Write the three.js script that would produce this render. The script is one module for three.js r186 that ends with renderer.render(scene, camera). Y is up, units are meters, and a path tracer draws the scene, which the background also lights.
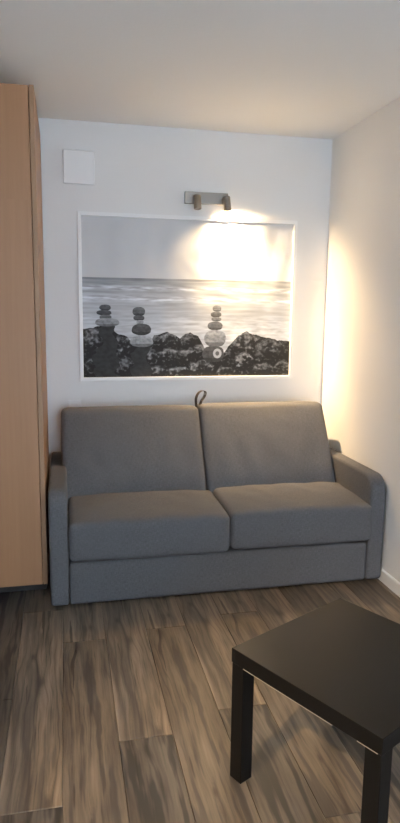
import * as THREE from 'three';
import { RoundedBoxGeometry } from 'three/addons/geometries/RoundedBoxGeometry.js';
import { mergeGeometries } from 'three/addons/utils/BufferGeometryUtils.js';
import { ImprovedNoise } from 'three/addons/math/ImprovedNoise.js';

// ---------------------------------------------------------------- camera, sky, exposure
const scene = new THREE.Scene();
const camera = new THREE.PerspectiveCamera(2 * Math.atan(411.5 / 623.72) * 180 / Math.PI, 400 / 823, 0.05, 60);
{
  const pitch = 0.1591, yaw = 0.21394, roll = 0.01195;
  camera.position.set(0, 1.4923, 4.0012);
  camera.rotation.order = 'YXZ';
  camera.rotation.set(-pitch, -yaw, roll);
}
scene.add(camera);
const SKY = [0.66, 0.81, 1.0], SKY_LEVEL = 11.5;
scene.background = new THREE.Color().setRGB(SKY[0] * SKY_LEVEL, SKY[1] * SKY_LEVEL, SKY[2] * SKY_LEVEL);
const WARM = new THREE.Color().setRGB(1.0, 0.70, 0.38);      // halogen-like lamps
const PICTURE_SPOT = 21, PICTURE_SPILL = 9, CEILING_SPOT = 36;                   // candela
const renderer = new THREE.WebGLRenderer({ antialias: true });
renderer.toneMapping = THREE.LinearToneMapping;
renderer.toneMappingExposure = 1.0;
renderer.shadowMap.enabled = true;

// ---------------------------------------------------------------- helpers
let seed = 71234;
const rnd = () => { seed = (seed * 1664525 + 1013904223) >>> 0; return seed / 4294967296; };
const perlin = new ImprovedNoise();
const fbm = (x, y, z = 0, o = 4) => { let s = 0, a = 0.5; for (let i = 0; i < o; i++) { s += a * perlin.noise(x, y, z + i * 7.3); x *= 2.03; y *= 2.03; a *= 0.5; } return s; };
const clamp = (v, a = 0, b = 1) => Math.min(b, Math.max(a, v));
const sstep = (a, b, v) => { const t = clamp((v - a) / (b - a)); return t * t * (3 - 2 * t); };
const mix = (a, b, t) => a + (b - a) * t;
const toSRGB = (v) => 255 * clamp(v <= 0.0031308 ? 12.92 * v : 1.055 * Math.pow(v, 1 / 2.4) - 0.055);

function texture(w, h, fn, srgb = true) {          // fn(i, j) -> [r, g, b] linear (colour) or [v, v, v] (data), 0..1
  const d = new Uint8Array(w * h * 4);
  for (let j = 0; j < h; j++) for (let i = 0; i < w; i++) {
    const c = fn(i, j), k = (j * w + i) * 4;
    for (let n = 0; n < 3; n++) d[k + n] = srgb ? toSRGB(c[n]) : 255 * clamp(c[n]);
    d[k + 3] = 255;
  }
  const t = new THREE.DataTexture(d, w, h, THREE.RGBAFormat);
  t.magFilter = THREE.LinearFilter; t.minFilter = THREE.LinearMipmapLinearFilter; t.generateMipmaps = true;
  t.wrapS = t.wrapT = THREE.RepeatWrapping;
  if (srgb) t.colorSpace = THREE.SRGBColorSpace;
  t.needsUpdate = true;
  return t;
}
// tileable noise: blend of shifted copies
const tile = (fn, w, h) => (i, j) => {
  const a = i / w, b = j / h;
  return (fn(i, j) * (1 - a) + fn(i - w, j) * a) * (1 - b) + (fn(i, j - h) * (1 - a) + fn(i - w, j - h) * a) * b;
};
const lin = (r, g, b) => new THREE.Color().setRGB(r, g, b);
const std = (o) => new THREE.MeshStandardMaterial(o);

const used = {};
function numbered(name) { used[name] = (used[name] ?? -1) + 1; return used[name] ? name + '_' + String(used[name]).padStart(3, '0') : name; }
function shadow(o) { o.traverse((m) => { if (m.isMesh) { m.castShadow = true; m.receiveShadow = true; } }); return o; }
function thing(name, label, category, pos = [0, 0, 0]) {
  const g = new THREE.Group(); g.name = numbered(name); g.position.set(...pos);
  g.userData = { label, category }; scene.add(g); return g;
}
function part(name, geo, mat, parent, pos) {
  const m = new THREE.Mesh(geo, mat); m.name = name; m.castShadow = m.receiveShadow = true;
  if (pos) m.position.set(...pos);
  parent.add(m); return m;
}
function struct(name, geo, mat, label, category) {
  const m = new THREE.Mesh(geo, mat); m.name = name; m.castShadow = m.receiveShadow = true;
  m.userData = { kind: 'structure', label, category }; scene.add(m); return m;
}
// box given by its bounds, uv in metres
function box(x0, x1, y0, y1, z0, z1, r = 0, seg = 2) {
  const w = x1 - x0, h = y1 - y0, d = z1 - z0;
  const g = r ? new RoundedBoxGeometry(w, h, d, seg, r) : new THREE.BoxGeometry(w, h, d);
  g.translate((x0 + x1) / 2, (y0 + y1) / 2, (z0 + z1) / 2);
  return metreUV(g);
}
function metreUV(g, s = 1) {
  const p = g.attributes.position, n = g.attributes.normal, uv = new Float32Array(p.count * 2);
  for (let i = 0; i < p.count; i++) {
    const ax = Math.abs(n.getX(i)), ay = Math.abs(n.getY(i)), az = Math.abs(n.getZ(i));
    let u, v;
    if (ay >= ax && ay >= az) { u = p.getX(i); v = p.getZ(i); } else if (ax >= az) { u = p.getZ(i); v = p.getY(i); } else { u = p.getX(i); v = p.getY(i); }
    uv[2 * i] = u * s; uv[2 * i + 1] = v * s;
  }
  g.setAttribute('uv', new THREE.BufferAttribute(uv, 2));
  return g;
}
function smoothNormals(g) {                        // one normal per position, shared over coincident vertices
  g.computeVertexNormals();
  const p = g.attributes.position, n = g.attributes.normal, acc = new Map(), keys = [];
  const idx = g.index, v = (k) => new THREE.Vector3().fromBufferAttribute(p, k);
  for (let i = 0; i < p.count; i++) keys.push([p.getX(i), p.getY(i), p.getZ(i)].map((c) => Math.round(c * 20000)).join());
  for (let t = 0; t < idx.count; t += 3) {
    const [a, b, c] = [idx.getX(t), idx.getX(t + 1), idx.getX(t + 2)];
    const f = v(b).sub(v(a)).cross(v(c).sub(v(a)));
    for (const k of [a, b, c]) { const q = acc.get(keys[k]) ?? new THREE.Vector3(); acc.set(keys[k], q.add(f)); }
  }
  for (let i = 0; i < p.count; i++) { const q = acc.get(keys[i]).clone().normalize(); n.setXYZ(i, q.x, q.y, q.z); }
  return g;
}
// upholstered block: rounded edges, bulging faces, then a free displacement
function softBox(w, h, d, r, [bx, by, bz], cell, warp) {
  const g = new THREE.BoxGeometry(w, h, d, Math.ceil(w / cell), Math.ceil(h / cell), Math.ceil(d / cell));
  const p = g.attributes.position, q = new THREE.Vector3(), c = new THREE.Vector3();
  for (let i = 0; i < p.count; i++) {
    q.fromBufferAttribute(p, i);
    // pull grid lines towards the rounded edges
    const sq = (t, half) => half * Math.sign(t) * (1 - Math.pow(Math.max(0, 1 - Math.abs(t) / half), 1.25));
    q.set(sq(q.x, w / 2), sq(q.y, h / 2), sq(q.z, d / 2));
    c.set(clamp(q.x, -w / 2 + r, w / 2 - r), clamp(q.y, -h / 2 + r, h / 2 - r), clamp(q.z, -d / 2 + r, d / 2 - r));
    const o = q.clone().sub(c);
    if (o.lengthSq() > 1e-12) q.copy(c).addScaledVector(o.normalize(), r);
    const fx = 1 - Math.pow(2 * q.x / w, 2), fy = 1 - Math.pow(2 * q.y / h, 2), fz = 1 - Math.pow(2 * q.z / d, 2);
    const s = (t) => Math.sqrt(Math.max(0, t));
    const ex = bx * s(fy) * s(fz) * (2 * q.x / w), ey = by * s(fx) * s(fz) * (2 * q.y / h), ez = bz * s(fx) * s(fy) * (2 * q.z / d);
    q.add(c.set(ex, ey, ez));
    if (warp) warp(q);
    p.setXYZ(i, q.x, q.y, q.z);
  }
  return metreUV(smoothNormals(g));
}

// ---------------------------------------------------------------- materials
const plasterBump = texture(256, 256, (i, j) => { const f = tile((a, b) => 0.5 + 0.5 * fbm(a / 9, b / 9, 2, 3) + 0.25 * fbm(a / 60, b / 60, 5, 2), 256, 256)(i, j); return [f, f, f]; }, false);
plasterBump.repeat.set(2.2, 2.2);
const wallPaint = std({ color: lin(0.83, 0.82, 0.80), roughness: 0.9, bumpMap: plasterBump, bumpScale: 0.0009 });
const ceilingPaint = std({ color: lin(0.85, 0.84, 0.815), roughness: 0.95, bumpMap: plasterBump, bumpScale: 0.0009 });
const whiteLacquer = std({ color: lin(0.88, 0.88, 0.87), roughness: 0.35 });
const whitePlastic = std({ color: lin(0.88, 0.88, 0.87), roughness: 0.45 });

// laminate: eight plank pictures stacked in one texture (1.29 m long, 0.192 m wide each)
const PL = 1.29, PW = 0.192, NV = 8;
const plankInfo = [];
for (let k = 0; k < NV; k++) {
  const knots = [];
  for (let n = 0; n < 3; n++) knots.push([rnd() * PL, (0.2 + 0.6 * rnd()) * PW, 0.012 + 0.016 * rnd()]);
  plankInfo.push({ knots, z: k * 13.7 + 3, tone: [1.0, 0.82, 1.12, 0.9, 0.62, 1.06, 0.95, 0.8][k], warm: [0.5, 0.2, 0.7, 0.9, 0.1, 0.35, 0.6, 0.4][k], dark: [0.5, 0.9, 0.35, 0.6, 1, 0.45, 0.8, 0.7][k] });
}
function laminate(i, j) {
  const k = Math.floor(j / 128), P = plankInfo[k], x = i / 1024 * PL;
  let y = (j % 128) / 128 * PW;
  let ring = 0, near = 0;
  for (const [kx, ky, kr] of P.knots) {
    const dx = (x - kx) / 3.2, dy = y - ky, d = Math.hypot(dx, dy);
    const g = Math.exp(-d * d / (kr * kr * 2.2));
    y += dy > 0 ? kr * 0.5 * g : -kr * 0.5 * g;            // the grain runs round the knot
    near = Math.max(near, Math.exp(-d * d / (kr * kr * 0.28)));
    ring += g * Math.sin(d * 900) * 0.35;
  }
  const wav = 0.022 * fbm(x * 1.5, y * 3, P.z, 2) + 0.006 * fbm(x * 9, y * 20, P.z + 4, 2);
  const yy = y + wav;
  const fine = fbm(x * 9, yy * 420, P.z, 3), mid = fbm(x * 2.6, yy * 95, P.z + 9, 4), broad = fbm(x * 1.9, yy * 19, P.z + 21, 3);
  const cath = Math.sin((yy * 190 + 5.5 * fbm(x * 1.6, yy * 9, P.z + 30, 2)) * 1.0);
  let v = 0.50 + 0.5 * mid + 0.8 * broad + 0.35 * fine + 0.3 * fbm(x * 5, yy * 22, P.z + 33, 3) + 0.05 * cath + 0.1 * ring;
  const streak = sstep(0.03, 0.22, fbm(x * 1.25, yy * 27, P.z + 50, 4) + 0.22 * fbm(x * 9, yy * 60, P.z + 55, 2)) * P.dark;
  const crack = sstep(0.27, 0.33, fbm(x * 1.8, yy * 58, P.z + 70, 3));
  // contour lines of the annual rings, dark and thin, in patches
  const ringField = yy * 52 + 3.6 * fbm(x * 1.5, yy * 7, P.z + 110, 3);
  const rings = Math.pow(1 - Math.abs(Math.sin(Math.PI * ringField)), 3) * sstep(-0.02, 0.2, fbm(x * 1.3, yy * 8, P.z + 120, 2));
  v -= 0.42 * rings;
  const t = clamp(v);
  const warm = clamp(P.warm + 0.9 * fbm(x * 1.1, yy * 7, P.z + 90, 2));
  let c = [mix(0.075, 0.275, t), mix(0.060, 0.222, t), mix(0.046, 0.166, t)];
  c = [c[0] * mix(0.92, 1.12, warm), c[1] * mix(0.96, 1.0, warm), c[2] * mix(1.05, 0.84, warm)];
  const s = streak * 0.95, q = clamp(crack * 0.75 + near * 0.7);
  c = [mix(c[0], 0.045, s), mix(c[1], 0.041, s), mix(c[2], 0.038, s)];
  c = [mix(c[0], 0.035, q), mix(c[1], 0.026, q), mix(c[2], 0.02, q)];
  return c.map((a) => a * P.tone);
}
const laminateMap = texture(1024, 128 * NV, laminate);
const laminateMat = std({ map: laminateMap, roughness: 0.42 });
const subfloorMat = std({ color: lin(0.03, 0.025, 0.02), roughness: 0.9 });

// beech veneer, grain along y
const beechMap = texture(512, 1024, (i, j) => {
  const x = i / 512, y = j / 1024;
  const f = (xx, yy) => {
    const w = 0.02 * fbm(xx * 2, yy * 2, 3, 2);
    return 0.5 + 0.5 * fbm((xx + w) * 40, yy * 1.6, 11, 4) + 0.35 * fbm((xx + w) * 8, yy * 1.2, 17, 3) + 0.25 * fbm(xx * 150, yy * 12, 23, 2);
  };
  const t = clamp(f(x, y) * (1 - x) + f(x - 1, y) * x);
  return [mix(0.37, 0.46, t), mix(0.182, 0.237, t), mix(0.084, 0.116, t)];
});
beechMap.repeat.set(1.0, 0.5);
const beech = std({ map: beechMap, roughness: 0.45 });
const beechEdge = std({ map: beechMap, roughness: 0.5, color: lin(0.9, 1.0, 1.12) });
const plinthMat = std({ color: lin(0.03, 0.026, 0.024), roughness: 0.7 });

// sofa cloth: woven, grey with a brown cast
const weave = texture(256, 256, (i, j) => {
  const a = Math.sin(i * Math.PI / 4) * Math.cos(j * Math.PI / 4);
  const f = tile((p, q) => fbm(p / 3.2, q / 3.2, 7, 2), 256, 256)(i, j);
  const v = 0.5 + 0.25 * a + 0.8 * f; return [v, v, v];
}, false);
weave.repeat.set(6, 6);
const clothMap = texture(512, 512, (i, j) => {
  const f = tile((p, q) => fbm(p / 4, q / 18, 9, 3) * 0.9 + fbm(p / 18, q / 4, 19, 3) * 0.9 + fbm(p / 90, q / 90, 29, 3) * 0.15, 512, 512)(i, j);
  const t = 1 + 0.5 * f; return [0.119 * t, 0.117 * t, 0.121 * t];
});
clothMap.repeat.set(2, 2);
const cloth = new THREE.MeshPhysicalMaterial({ map: clothMap, roughness: 0.95, bumpMap: weave, bumpScale: 0.0012, sheen: 0.25, sheenRoughness: 0.6, sheenColor: lin(0.3, 0.29, 0.28) });
const strapMat = std({ color: lin(0.055, 0.042, 0.033), roughness: 0.7 });
const strapEndMat = std({ color: lin(0.32, 0.28, 0.24), roughness: 0.7 });

const blackGrain = texture(256, 256, (i, j) => { const f = tile((p, q) => 0.5 + 0.6 * fbm(p / 2.5, q / 30, 7, 3), 256, 256)(i, j); return [f, f, f]; }, false);
blackGrain.repeat.set(3, 3);
const blackFoil = new THREE.MeshPhysicalMaterial({ specularIntensity: 0.32, color: lin(0.0075, 0.007, 0.0066), roughness: 0.36, bumpMap: blackGrain, bumpScale: 0.0002 });
const paleEdge = std({ color: lin(0.30, 0.26, 0.21), roughness: 0.6 });  // pale tone of the two thin strips on the tabletop's lower rim
const nickel = std({ color: lin(0.34, 0.31, 0.275), metalness: 1, roughness: 0.36 });
const darkSteel = std({ color: lin(0.12, 0.115, 0.11), metalness: 0.7, roughness: 0.5 });
const bulbGlow = std({ color: lin(0.9, 0.85, 0.75), roughness: 0.4, emissive: lin(1.0, 0.78, 0.48), emissiveIntensity: 9 });
const bulbOff = std({ color: lin(0.55, 0.55, 0.53), roughness: 0.25 });

// ---------------------------------------------------------------- room shell
const XL = -1.75, XR = 1.7272, ZB = 5.3, H = 2.603, T = 0.14;
const WIN = { x0: 0.0, x1: 1.6, y0: 0.25, y1: 2.3 };
const floor = struct('floor', box(XL, XR, -0.14, -0.011, 0, ZB), subfloorMat, 'grey brown wood laminate floor of long streaked planks', 'floor');
// planks run away from the sofa wall; butt joints at the places the photograph shows
{
  const seam0 = 0.155, GAP = 0.0012, CH = 0.0016, TH = 0.010;
  const starts = { '-1': 1.305, '0': 2.012, '1': 1.255, '2': 0.62, '-2': 0.98, '-3': 0.40, '-4': 1.05 };
  const plank = (x0, x1, z0, z1, len0, variant, flip) => {
    // top face with chamfered rim and straight sides: 4 rings of 4 corners
    const ring = (a, y) => [[x0 + a, y, z0 + a], [x0 + a, y, z1 - a], [x1 - a, y, z1 - a], [x1 - a, y, z0 + a]];
    const rings = [ring(0, -TH), ring(0, -CH), ring(CH, 0)], pos = [], uv = [];
    const U = (z) => (flip ? 1 - (z - len0) / PL : (z - len0) / PL), V = (x) => (variant + 0.03 + 0.94 * clamp((x - x0) / PW)) / NV;
    const quad = (a, b, c, d) => { for (const q of [a, b, c, a, c, d]) { pos.push(...q); uv.push(U(q[2]), V(q[0])); } };
    quad(...rings[2]);
    for (let l = 0; l < 2; l++) for (let k = 0; k < 4; k++) { const n = (k + 1) % 4; quad(rings[l][k], rings[l][n], rings[l + 1][n], rings[l + 1][k]); }
    const g = new THREE.BufferGeometry();
    g.setAttribute('position', new THREE.Float32BufferAttribute(pos, 3)); g.setAttribute('uv', new THREE.Float32BufferAttribute(uv, 2));
    g.computeVertexNormals();
    return g;
  };
  let n = 0;
  const order = [0, 3, 1, 5, 2, 6, 4, 7];
  for (let c = -10; c <= 8; c++) {
    const x0 = Math.max(XL, seam0 + c * PW + GAP / 2), x1 = Math.min(XR, seam0 + (c + 1) * PW - GAP / 2);
    if (x1 - x0 < 0.01) continue;
    const j = starts[c] ?? rnd() * PL;
    for (let z = j - Math.ceil(j / PL) * PL; z < ZB; z += PL) {
      const z0 = Math.max(0, z + GAP / 2), z1 = Math.min(ZB, z + PL - GAP / 2);
      if (z1 - z0 < 0.02) continue;
      part('plank', plank(x0, x1, z0, z1, z, c === -3 ? 4 : order[(n * 3 + ((c + 10) * 5)) % 8], n % 2), laminateMat, floor); n++;
    }
  }
}
struct('ceiling', box(XL - T, XR + T, H, H + 0.14, -T, ZB + T), ceilingPaint, 'matt white painted ceiling above the sofa corner', 'ceiling');
struct('wall_back', box(XL - T, XR + T, -0.14, H, -T, 0), wallPaint, 'white painted wall behind the grey sofa', 'wall');
struct('wall_left', box(XL - T, XL, -0.14, H, 0, ZB), wallPaint, 'white painted wall beyond the beech wardrobe', 'wall');
struct('wall_right', box(XR, XR + T, -0.14, H, 0, ZB), wallPaint, 'white painted wall to the right of the grey sofa', 'wall');
struct('wall_front', mergeGeometries([
  box(XL - T, WIN.x0, -0.14, H, ZB, ZB + T), box(WIN.x1, XR + T, -0.14, H, ZB, ZB + T),
  box(WIN.x0, WIN.x1, -0.14, WIN.y0, ZB, ZB + T), box(WIN.x0, WIN.x1, WIN.y1, H, ZB, ZB + T)]), wallPaint, 'white painted wall with a window behind the viewer', 'wall');
{
  const w = new THREE.Group(); w.name = 'window_1'; w.userData = { kind: 'structure', label: 'white framed two sash window behind the viewer', category: 'window' }; scene.add(w);
  const z0 = ZB + 0.05, z1 = ZB + 0.10, f = 0.06, xm = (WIN.x0 + WIN.x1) / 2;
  part('window_frame', mergeGeometries([box(WIN.x0, WIN.x1, WIN.y0, WIN.y0 + f, z0, z1), box(WIN.x0, WIN.x1, WIN.y1 - f, WIN.y1, z0, z1),
    box(WIN.x0, WIN.x0 + f, WIN.y0 + f, WIN.y1 - f, z0, z1), box(WIN.x1 - f, WIN.x1, WIN.y0 + f, WIN.y1 - f, z0, z1), box(xm - 0.04, xm + 0.04, WIN.y0 + f, WIN.y1 - f, z0, z1)]), whiteLacquer, w);
  const glass = new THREE.MeshPhysicalMaterial({ color: lin(1, 1, 1), roughness: 0, transmission: 1, thickness: 0, ior: 1.5 });
  part('pane', box(WIN.x0 + f, xm - 0.04, WIN.y0 + f, WIN.y1 - f, ZB + 0.073, ZB + 0.077), glass, w);
  part('pane', box(xm + 0.04, WIN.x1 - f, WIN.y0 + f, WIN.y1 - f, ZB + 0.073, ZB + 0.077), glass, w);
}
const skirtProfile = (len) => { // white skirting board with a rounded top lip, length along +z
  const s = new THREE.Shape(); s.moveTo(0, 0); s.lineTo(0.012, 0); s.lineTo(0.012, 0.058); s.quadraticCurveTo(0.012, 0.068, 0.004, 0.07); s.lineTo(0, 0.07);
  return metreUV(new THREE.ExtrudeGeometry(s, { depth: len, bevelEnabled: false, curveSegments: 5 }));
};
{
  const r = struct('baseboard_right', skirtProfile(ZB - 0.03), whiteLacquer, 'white skirting board along the foot of the right wall', 'skirting board');
  r.scale.x = 1; r.rotation.y = Math.PI; r.position.set(XR, 0, ZB - 0.015);
  const b = struct('baseboard_back', skirtProfile(XR - XL - 0.03), whiteLacquer, 'white skirting board hidden behind the grey sofa', 'skirting board');
  b.rotation.y = -Math.PI / 2; b.position.set(XR - 0.015, 0, 0);
}

// ---------------------------------------------------------------- wardrobe
{
  const x0 = -1.52, x1 = -0.1135, z0 = 0.02, z1 = 0.85, yb = 0.085, yt = 2.507, t = 0.022;
  const w = thing('wardrobe', 'tall beech wood wardrobe left of the grey sofa', 'wardrobe', [x0, 0, z0]);
  const at = (g) => g.translate(-x0, 0, -z0);
  part('side_panel', at(box(x1 - t, x1, yb, yt, z0, z1, 0.0015)), beechEdge, w);
  part('side_panel', at(box(x0, x0 + t, yb, yt, z0, z1, 0.0015)), beechEdge, w);
  part('top_panel', at(box(x0 + t, x1 - t, yt - t, yt, z0, z1 - 0.026, 0.0015)), beechEdge, w);
  part('back_panel', at(box(x0 + t, x1 - t, yb, yt - t, z0, z0 + 0.006)), beech, w);
  part('bottom_panel', at(box(x0 + t, x1 - t, yb, yb + t, z0 + 0.006, z1 - 0.03)), beech, w);
  part('plinth', at(box(x0 + 0.01, x1 - 0.01, 0, yb, z0 + 0.01, z1 - 0.13)), plinthMat, w);
  const xm = (x0 + x1) / 2;
  for (const [a, b, hx] of [[x0 + t + 0.003, xm - 0.002, xm - 0.05], [xm + 0.002, x1 - t - 0.003, xm + 0.05]]) {
    const d = part('door', at(box(a, b, yb, yt - 0.002, z1 - 0.022, z1 - 0.001, 0.002)), beech, w);
    part('handle', at(new THREE.CapsuleGeometry(0.007, 0.14, 4, 10).translate(hx, 1.1, z1 + 0.012)), nickel, d);
  }
}

// ---------------------------------------------------------------- sofa
const SX0 = -0.0965, SX1 = 1.7145, AW = 0.092;
{
  const s = thing('sofa', 'grey fabric two seat sofa bed with high back cushions', 'sofa', [(SX0 + SX1) / 2, 0, 0.5]);
  const ox = (SX0 + SX1) / 2, at = (g) => g.translate(-ox, 0, -0.5);
  const in0 = SX0 + AW, in1 = SX1 - AW, mid = 0.806;
  // arms: side profile with a rounded front upper corner, extruded across
  const arm = (() => {
    const zf = 0.976, zb = 0.07, yt = 0.612, r = 0.075, b = 0.016, sh = new THREE.Shape();
    sh.moveTo(zb + b, 0.012 + b); sh.lineTo(zf - b - 0.01, 0.012 + b); sh.quadraticCurveTo(zf - b, 0.012 + b, zf - b, 0.04 + b);
    sh.lineTo(zf - b, yt - r - b); sh.bezierCurveTo(zf - b, yt - r * 0.4 - b, zf - r * 0.45 - b, yt - b, zf - r * 1.1 - b, yt - b);
    sh.lineTo(zb + b, yt - b); sh.closePath();
    const g = new THREE.ExtrudeGeometry(sh, { depth: AW - 2 * b, bevelEnabled: true, bevelThickness: b, bevelSize: b, bevelSegments: 5, curveSegments: 14 });
    g.rotateY(-Math.PI / 2); g.translate(AW - b, 0, 0);   // profile x -> world z, depth -> -x
    return metreUV(g);
  })();
  part('arm', at(arm.clone().translate(SX0, 0, 0)), cloth, s);
  part('arm', at(arm.clone().translate(in1, 0, 0)), cloth, s);
  part('back_frame', at(box(in0 + 0.002, in1 - 0.002, 0.05, 0.66, 0.05, 0.13, 0.02, 4)), cloth, s);
  // base with its front panel
  part('base', at(softBox(in1 - in0 - 0.004, 0.222, 0.74, 0.012, [0, 0, 0.002], 0.03).translate((in0 + in1) / 2, 0.013 + 0.111, 0.965 - 0.37)), cloth, s);
  for (const [fx, fz] of [[SX0 + 0.05, 0.90], [SX1 - 0.05, 0.90], [SX0 + 0.05, 0.13], [SX1 - 0.05, 0.13]])
    part('foot', at(new THREE.CylinderGeometry(0.022, 0.018, 0.045, 16).translate(fx, 0.0225, fz)), plinthMat, s);
  // seat cushions
  const seat = (x0, x1, dy, sd) => {
    const w = x1 - x0, g = softBox(w, 0.205, 0.455, 0.030, [0.003, 0.014, 0.006], 0.014, (q) => {
      const u = q.x / w, v = q.z / 0.455;                 // v: -0.5 back .. 0.5 front
      if (q.y > 0) {
        q.y += 0.018 * (0.5 - v) * 0.9;                   // rises towards the back
        q.y -= 0.012 * Math.exp(-(u * u) / 0.05 - (v - 0.05) ** 2 / 0.06);
        q.y += 0.007 * Math.sin((u * 24 + 3 * fbm(u * 2, v * 3, sd, 2)) * 1.0) * Math.exp(-((v + 0.25) ** 2) / 0.05) * (0.5 + fbm(u * 3, v * 2, sd + 3, 2));
        q.y += 0.006 * fbm(q.x * 7, q.z * 7, sd, 3);
      }
      if (v > 0.35) q.z += 0.004 * fbm(q.x * 9, q.y * 9, sd + 8, 3) + 0.006 * Math.sin(u * Math.PI * 1.0) * 0.4;
      q.y -= 0.006 * sstep(0.3, 0.5, Math.abs(u)) * (q.y > 0 ? 1 : 0);
    });
    return g.translate((x0 + x1) / 2, 0.243 + 0.1025 + dy, 0.988 - 0.2275);
  };
  part('seat_cushion', at(seat(in0 + 0.004, mid + 0.022, 0.0, 2.1)), cloth, s);
  part('seat_cushion', at(seat(mid + 0.026, in1 + 0.018, 0.008, 8.4)), cloth, s);
  // back cushions, leaning back
  const lean = 0.53;
  const back = (x0, x1, sd, dy) => {
    const w = x1 - x0, g = softBox(w, 0.58, 0.17, 0.034, [0.003, 0.005, 0.014], 0.014, (q) => {
      const u = q.x / w, v = q.y / 0.58;
      if (q.z > 0) {
        const wr = Math.sin((u * 30 + v * 3 + 4 * fbm(u * 2.2, v * 1.2, sd, 2)));
        q.z += 0.009 * wr * Math.exp(-((v + 0.12) ** 2) / 0.05) * clamp(0.45 + 1.3 * fbm(u * 2.3, v * 1.5, sd + 5, 2));
        q.z += 0.008 * fbm(q.x * 5, q.y * 5, sd, 3);
        q.z -= 0.014 * Math.exp(-((v + 0.5) ** 2) / 0.02);
      }
      q.y += 0.006 * fbm(q.x * 4, 1.3, sd + 2, 2) * (v > 0 ? 1 : 0);
      q.y += 0.075 * (0.5 - q.z / 0.17) * sstep(0.15, 0.5, v);      // level top
    });
    g.rotateX(-lean);
    return metreUV(g.translate((x0 + x1) / 2, 0.624 + dy, 0.356));
  };
  part('back_cushion', at(back(in0 - 0.026, mid - 0.006, 3.3, 0)), cloth, s);
  part('back_cushion', at(back(mid + 0.0, in1 - 0.006, 6.9, 0.008)), cloth, s);
  // pull strap looped out of the gap between the back cushions
  const ribbon = (pts, half, dir, th) => {
    const c = new THREE.CatmullRomCurve3(pts.map((p) => new THREE.Vector3(...p))), N = 40, pos = [], idx = [];
    const d = new THREE.Vector3(...dir).normalize();
    for (let i = 0; i <= N; i++) {
      const p = c.getPoint(i / N), t = c.getTangent(i / N), n = t.clone().cross(d).normalize();
      for (const [a, b] of [[-1, -1], [1, -1], [1, 1], [-1, 1]]) { const q = p.clone().addScaledVector(d, a * half).addScaledVector(n, b * th); pos.push(q.x, q.y, q.z); }
    }
    for (let i = 0; i < N; i++) for (let k = 0; k < 4; k++) { const a = i * 4 + k, b = i * 4 + (k + 1) % 4; idx.push(a, b, b + 4, a, b + 4, a + 4); }
    idx.push(0, 2, 1, 0, 3, 2, N * 4, N * 4 + 1, N * 4 + 2, N * 4, N * 4 + 2, N * 4 + 3);
    const g = new THREE.BufferGeometry(); g.setAttribute('position', new THREE.Float32BufferAttribute(pos, 3)); g.setIndex(idx); g.computeVertexNormals();
    return metreUV(g.toNonIndexed());
  };
  const st = part('pull_strap', at(ribbon([[0.803, 0.86, 0.23], [0.797, 0.925, 0.21], [0.800, 0.96, 0.205], [0.818, 0.990, 0.20], [0.842, 1.001, 0.20], [0.857, 0.993, 0.205], [0.852, 0.97, 0.21], [0.828, 0.935, 0.22], [0.809, 0.86, 0.23]], 0.012, [0.45, 0, 1], 0.0014)), strapMat, s);
  part('strap_end', at(ribbon([[0.859, 0.990, 0.207], [0.853, 0.968, 0.212], [0.8315, 0.938, 0.222]], 0.009, [0.45, 0, 1], 0.0022)), strapEndMat, st);
}

// ---------------------------------------------------------------- coffee table
{
  const g = thing('coffee_table', 'low square black brown coffee table with thick square legs', 'coffee table', [0.864, 0, 2.3602]);
  g.rotation.y = -1.08216;
  const e = 0.275, k = 0.273, m = 0.223;
  part('tabletop', box(-e, e, 0.402, 0.45, -e, e, 0.0018, 2), blackFoil, g);
  part('edge_strip', mergeGeometries([box(-0.222, 0.12, 0.4004, 0.4024, e - 0.003, e + 0.0002), box(0.2, 0.262, 0.4004, 0.4022, e - 0.003, e + 0.0002)]), paleEdge, g).userData.label = 'thin pale strips on the lower rim of the tabletop';
  for (const [a, b] of [[-1, 1], [1, 1], [-1, -1], [1, -1]])
    part('leg', box(Math.min(a * k, a * m), Math.max(a * k, a * m), 0, 0.402, Math.min(b * k, b * m), Math.max(b * k, b * m), 0.0016, 2), blackFoil, g);
}

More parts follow.
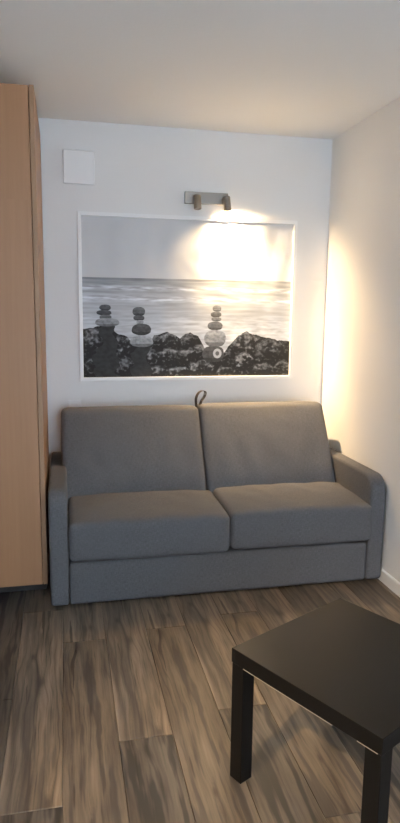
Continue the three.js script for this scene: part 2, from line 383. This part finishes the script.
// ---------------------------------------------------------------- framed picture
{
  const x0 = 0.0909, x1 = 1.4998, y0 = 1.0505, y1 = 2.0818, f = 0.022, cx = (x0 + x1) / 2, cy = (y0 + y1) / 2;
  const g = thing('framed_picture', 'wide white framed seaside print with stacked stones on dark rocks', 'picture', [cx, cy, 0.001]);
  const W = x1 - x0, HH = y1 - y0;
  // mitred frame bars with a lip
  const bar = (len) => {
    const sh = new THREE.Shape(); sh.moveTo(-len / 2, 0); sh.lineTo(len / 2, 0); sh.lineTo(len / 2 - f, -f); sh.lineTo(-len / 2 + f, -f); sh.closePath();
    return metreUV(new THREE.ExtrudeGeometry(sh, { depth: 0.021, bevelEnabled: true, bevelThickness: 0.0015, bevelSize: 0.0012, bevelOffset: -0.0013, bevelSegments: 2 }).translate(0, 0, 0.0015));
  };
  part('frame_bar', bar(W).translate(0, HH / 2, 0), whiteLacquer, g);
  part('frame_bar', bar(W).rotateZ(Math.PI).translate(0, -HH / 2, 0), whiteLacquer, g);
  part('frame_bar', bar(HH).rotateZ(Math.PI / 2).translate(-W / 2, 0, 0), whiteLacquer, g);
  part('frame_bar', bar(HH).rotateZ(-Math.PI / 2).translate(W / 2, 0, 0), whiteLacquer, g);
  part('backing_board', box(-W / 2 + f * 0.6, W / 2 - f * 0.6, -HH / 2 + f * 0.6, HH / 2 - f * 0.6, 0.0005, 0.003), whitePlastic, g);
  // the print: grey sky, sea, surf, dark rocks and three cairns (flat print)
  const TW = 1024, TH = 740, AR = 1.365 / 0.987;
  const sky = [[0, 0.70], [0.064, 0.674], [0.105, 0.679], [0.16, 0.717], [0.201, 0.736], [0.229, 0.794], [0.252, 0.788], [0.308, 0.788], [0.328, 0.729], [0.389, 0.71], [0.451, 0.748], [0.499, 0.709], [0.538, 0.735], [0.568, 0.813], [0.608, 0.893], [0.667, 0.84], [0.687, 0.807], [0.736, 0.727], [0.775, 0.701], [0.846, 0.733], [0.908, 0.753], [1, 0.773]];
  const skyline = (x) => { for (let i = 1; i < sky.length; i++) if (x <= sky[i][0]) { const [a, b] = sky[i - 1], [c, d] = sky[i]; return mix(b, d, (x - a) / (c - a)); } return 0.773; };
  // stones: cx, cy, half width, half height, tone
  const stones = [[0.103, 0.558, 0.026, 0.018, 0.10], [0.098, 0.590, 0.034, 0.016, 0.08], [0.104, 0.618, 0.027, 0.016, 0.13], [0.112, 0.650, 0.054, 0.026, 0.30],
    [0.257, 0.580, 0.029, 0.028, 0.12], [0.257, 0.621, 0.026, 0.016, 0.09], [0.262, 0.648, 0.017, 0.014, 0.36], [0.269, 0.694, 0.045, 0.036, 0.08], [0.270, 0.770, 0.054, 0.036, 0.36],
    [0.628, 0.556, 0.021, 0.020, 0.22], [0.624, 0.594, 0.026, 0.017, 0.13], [0.626, 0.624, 0.024, 0.014, 0.22], [0.620, 0.668, 0.036, 0.028, 0.16], [0.621, 0.750, 0.052, 0.056, 0.34], [0.613, 0.852, 0.053, 0.054, 0.09]];
  const boulders = [[0.33, 0.80, 0.055, 0.075, 0.4], [0.40, 0.775, 0.065, 0.06, 0.7], [0.50, 0.775, 0.055, 0.062, 0.3], [0.06, 0.80, 0.075, 0.12, 0.5], [0.175, 0.825, 0.05, 0.085, 1], [0.215, 0.80, 0.035, 0.06, 0.3], [0.555, 0.86, 0.045, 0.08, 0.5],
    [0.775, 0.82, 0.105, 0.125, 0.35], [0.91, 0.86, 0.105, 0.105, 0.3], [0.31, 0.90, 0.055, 0.09, 0.6], [0.40, 0.885, 0.075, 0.075, 0.8], [0.485, 0.885, 0.055, 0.075, 0.6], [0.68, 0.90, 0.045, 0.07, 0.5], [0.10, 0.94, 0.11, 0.09, 0.2], [0.20, 0.95, 0.06, 0.07, 0.5],
    [0.77, 0.925, 0.055, 0.085, 1], [0.56, 0.96, 0.075, 0.065, 0.7], [0.345, 0.985, 0.06, 0.06, 0.6], [0.45, 0.985, 0.07, 0.055, 0.7], [0.87, 0.97, 0.07, 0.06, 0.4], [0.965, 0.965, 0.06, 0.07, 0.5], [0.68, 0.985, 0.06, 0.05, 0.5]];
  const print = (i, j) => {
    const x = i / TW, y = 1 - j / TH;                   // row 0 is the bottom of the picture
    let v;
    if (y < 0.372) v = 0.66 + 0.05 * fbm(x * 3, y * 5, 1, 3);
    else {
      const d = (y - 0.372) / 0.4;
      v = mix(0.36, 0.52, sstep(0.0, 0.4, d));
      v -= 0.08 * sstep(0.05, 0.0, d);
      v += 0.26 * fbm(x * 6, y * 60, 4, 4);
      const foam = Math.exp(-((y - 0.435 - 0.012 * fbm(x * 6, 0, 9, 2)) ** 2) / 0.00022) + 0.9 * Math.exp(-((y - 0.50 - 0.02 * fbm(x * 5, 2, 9, 2)) ** 2) / 0.0004) + 0.5 * sstep(0.55, 0.66, y) * (0.5 + x * 0.5);
      v += 0.46 * foam * clamp(0.45 + 1.7 * fbm(x * 14, y * 60, 12, 3));
      v += 0.18 * sstep(0.6, 0.72, y) * clamp(0.5 + 2 * fbm(x * 20, y * 40, 31, 3)) * sstep(0.3, 0.7, x);
    }
    const edge = y - skyline(x) - 0.02 * fbm(x * 26, y * 12, 6, 3);
    let tint = 1;
    if (edge > 0) {
      const rough = fbm(x * 60, y * 50, 14, 4), lump = fbm(x * 22, y * 20, 18, 3);
      v = 0.014 + 0.05 * sstep(0.0, 0.3, rough);
      for (const [bx, by, ax, ay, lit] of boulders) {                    // later boulders stand in front
        const dx = (x - bx) / ax, dy = (y - by) / ay, d = Math.hypot(dx, dy) + 0.5 * lump;
        if (d > 1) continue;
        const up = -dy * 0.8 - dx * 0.25 + 1.2 * lump + 0.9 * rough;
        v = 0.016 + 0.38 * (0.35 + 0.65 * lit) * sstep(0.1, 1.0, up) + 0.10 * sstep(0.1, 0.4, rough) * (0.4 + lit);
        if (d > 0.9) v *= 0.35;
      }
    }
    // pillars of dark rock under the two left cairns
    const col = (c, w, t) => Math.abs(x - c + 0.07 * fbm(x * 9, y * 12, 44, 3)) < w * (0.8 + 1.2 * (y - t)) && y > t;
    if (col(0.112, 0.042, 0.668) || col(0.265, 0.036, 0.80)) v = 0.028 + 0.03 * clamp(0.4 + fbm(x * 40, y * 40, 51, 3));
    for (const [sx, sy, a, b, tn] of stones) {
      const dx = (x - sx) / a, dy = (y - sy) / b, d = Math.pow(Math.abs(dx), 2.5) + Math.pow(Math.abs(dy), 2.4) + 0.25 * fbm(x * 40, y * 40, sx * 50, 2);
      if (d < 1) v = tn * (1 + 0.9 * fbm(x * 60, y * 60, sy * 30, 3)) * (dy > 0.45 ? 0.55 : dy < -0.4 ? 1.25 : 1);
    }
    const r = Math.hypot((x - 0.633) / 0.021, (y - 0.848) / 0.032);
    if (r < 1) v = r < 0.45 ? 0.14 : 0.55;
    v = clamp(v, 0.012, 0.9);
    const sea = y > 0.372 ? 1 : 0.25;
    return [v * (1 - 0.06 * sea), v * (1 - 0.015 * sea), v * (1 + 0.05 * sea)];
  };
  const map = texture(TW, TH, print); map.wrapS = map.wrapT = THREE.ClampToEdgeWrapping;
  const canvasBump = texture(128, 128, (i, j) => { const v = 0.5 + 0.5 * Math.sin(i * Math.PI / 4) * Math.sin(j * Math.PI / 4); return [v, v, v]; }, false); canvasBump.repeat.set(60, 44);
  const iw = W - 2 * f + 0.006, ih = HH - 2 * f + 0.006, pg = new THREE.PlaneGeometry(iw, ih, 110, 80), pp = pg.attributes.position;
  for (let i = 0; i < pp.count; i++) {                   // the cloth hangs with slack folds from its upper edge
    const x = pp.getX(i) / iw + 0.5, y = pp.getY(i) / ih + 0.5, rim = sstep(0, 0.04, x) * sstep(0, 0.04, 1 - x) * sstep(0, 0.05, y) * sstep(0, 0.02, 1 - y);
    const z = 0.0026 * Math.sin(x * 46 + 5 * fbm(x * 3, y * 1.2, 3, 2) + (1 - y) * 5) * Math.exp(-(1 - y) * 3.2) + 0.005 * fbm(x * 5 + y * 2.5, y * 2 - x, 8, 3);
    pp.setZ(i, 0.0105 + rim * z);
  }
  pg.computeVertexNormals();
  part('print', pg, std({ map, roughness: 0.75, bumpMap: canvasBump, bumpScale: 0.0001, side: THREE.DoubleSide }), g).userData.label = 'grey blue print of sea, rocks and stone stacks';
}

// ---------------------------------------------------------------- wall lamp with two heads
{
  const y = 2.194, x0 = 0.752, x1 = 1.030;
  const L = thing('wall_lamp', 'brushed nickel twin spot wall lamp above the framed picture', 'wall lamp', [(x0 + x1) / 2, y, 0]);
  const cx = (x0 + x1) / 2;
  part('wall_plate', box(x0 - cx, x1 - cx, -0.036, 0.036, 0.0005, 0.022, 0.003, 3), nickel, L);
  const head = (hx, dir, on) => {
    const d = new THREE.Vector3(...dir).normalize(), q = new THREE.Quaternion().setFromUnitVectors(new THREE.Vector3(0, -1, 0), d);
    const c = new THREE.Vector3(hx - cx, -0.034, 0.066);
    const prof = [[0.0, 0.044], [0.019, 0.044], [0.0225, 0.0405], [0.0235, 0.036], [0.0235, -0.040], [0.0228, -0.0415], [0.0208, -0.0415], [0.0205, -0.040], [0.0205, -0.026], [0.0, -0.026]].map((a) => new THREE.Vector2(...a));
    const h = part('lamp_head', new THREE.LatheGeometry(prof, 32).applyQuaternion(q).translate(c.x, c.y, c.z), nickel, L);
    const lens = new THREE.CylinderGeometry(0.0195, 0.0195, 0.006, 24).translate(0, -0.031, 0).applyQuaternion(q).translate(c.x, c.y, c.z);
    part('bulb', lens, on ? bulbGlow : bulbOff, h);
    part('swivel_arm', mergeGeometries([new THREE.CylinderGeometry(0.007, 0.007, 0.034, 14).rotateX(Math.PI / 2).translate(hx - cx, -0.012, 0.037).toNonIndexed(), new THREE.SphereGeometry(0.011, 16, 12).translate(hx - cx, -0.012, 0.048).toNonIndexed()]), darkSteel, L);
    if (on) {
      const o = c.clone().addScaledVector(d, 0.045);
      // the bulb's beam, and the weaker spill round it
      for (const [name, power, angle, blend] of [['picture_spot_beam', PICTURE_SPOT, 0.88, 1.0], ['picture_spot_spill', PICTURE_SPILL, 1.4, 0.7]]) {
        const s = new THREE.SpotLight(WARM, power, 0, angle, blend, 2);
        s.name = name; s.position.copy(o); s.target.position.copy(o.clone().add(d)); s.castShadow = true; s.shadow.radius = 1; s.shadow.mapSize.set(1024, 1024);
        L.add(s, s.target);
      }
    }
  };
  head(0.823, [0.03, -1, 0.16], false);
  head(1.012, [0.21, -0.90, -0.35], true);
}

// ---------------------------------------------------------------- square vent cover
{
  const x0 = 0.014, x1 = 0.199, y0 = 2.238, y1 = 2.43;
  const v = thing('vent_cover', 'plain square white vent cover on the wall beside the wardrobe', 'vent cover', [(x0 + x1) / 2, (y0 + y1) / 2, 0]);
  const w = x1 - x0, h = y1 - y0;
  part('base_ring', box(-w / 2 + 0.014, w / 2 - 0.014, -h / 2 + 0.014, h / 2 - 0.014, 0.0005, 0.014), whitePlastic, v);
  part('cover_plate', box(-w / 2, w / 2, -h / 2, h / 2, 0.014, 0.026, 0.005, 3), whitePlastic, v);
}
// ---------------------------------------------------------------- wall socket peeping over the sofa back
{
  const s = thing('wall_socket', 'white wall socket half hidden behind the left back cushion', 'socket', [0.055, 0.888, 0]);
  part('cover_plate', box(-0.041, 0.041, -0.041, 0.041, 0.0005, 0.011, 0.004, 3), whitePlastic, s);
  const ring = new THREE.LatheGeometry([[0.021, 0.0], [0.021, 0.0025], [0.0235, 0.0025], [0.0245, 0.0]].map((a) => new THREE.Vector2(...a)), 32).rotateX(Math.PI / 2).translate(0, 0, 0.011);
  part('socket_rim', ring, whitePlastic, s);
}
// ---------------------------------------------------------------- ceiling spotlight behind and left of the viewer (casts the table's shadow)
{
  const L = thing('ceiling_spotlight', 'small round nickel ceiling spotlight behind the viewer', 'ceiling lamp', [-1.1, H, 3.55]);
  part('ceiling_rose', new THREE.CylinderGeometry(0.045, 0.045, 0.018, 32).translate(0, -0.0095, 0), nickel, L);
  const d = new THREE.Vector3(1.85, -2.45, -1.2).normalize(), q = new THREE.Quaternion().setFromUnitVectors(new THREE.Vector3(0, -1, 0), d), c = new THREE.Vector3(0, -0.085, 0);
  part('swivel_arm', new THREE.CylinderGeometry(0.006, 0.006, 0.05, 12).translate(0, -0.04, 0), darkSteel, L);
  const prof = [[0.0, 0.044], [0.026, 0.044], [0.03, 0.038], [0.03, -0.044], [0.027, -0.044], [0.027, -0.028], [0, -0.028]].map((a) => new THREE.Vector2(...a));
  const h = part('lamp_head', new THREE.LatheGeometry(prof, 32).applyQuaternion(q).translate(c.x, c.y, c.z), nickel, L);
  part('bulb', new THREE.CylinderGeometry(0.0255, 0.0255, 0.006, 24).translate(0, -0.034, 0).applyQuaternion(q).translate(c.x, c.y, c.z), bulbGlow, h);
  const s = new THREE.SpotLight(WARM, CEILING_SPOT, 0, 0.40, 1.0, 2), o = c.clone().addScaledVector(d, 0.05);
  s.name = 'ceiling_spot_beam'; s.position.copy(o); s.target.position.copy(o.clone().add(d)); s.castShadow = true; s.shadow.radius = 1.5; s.shadow.mapSize.set(1024, 1024);
  L.add(s, s.target);
}

renderer.render(scene, camera);
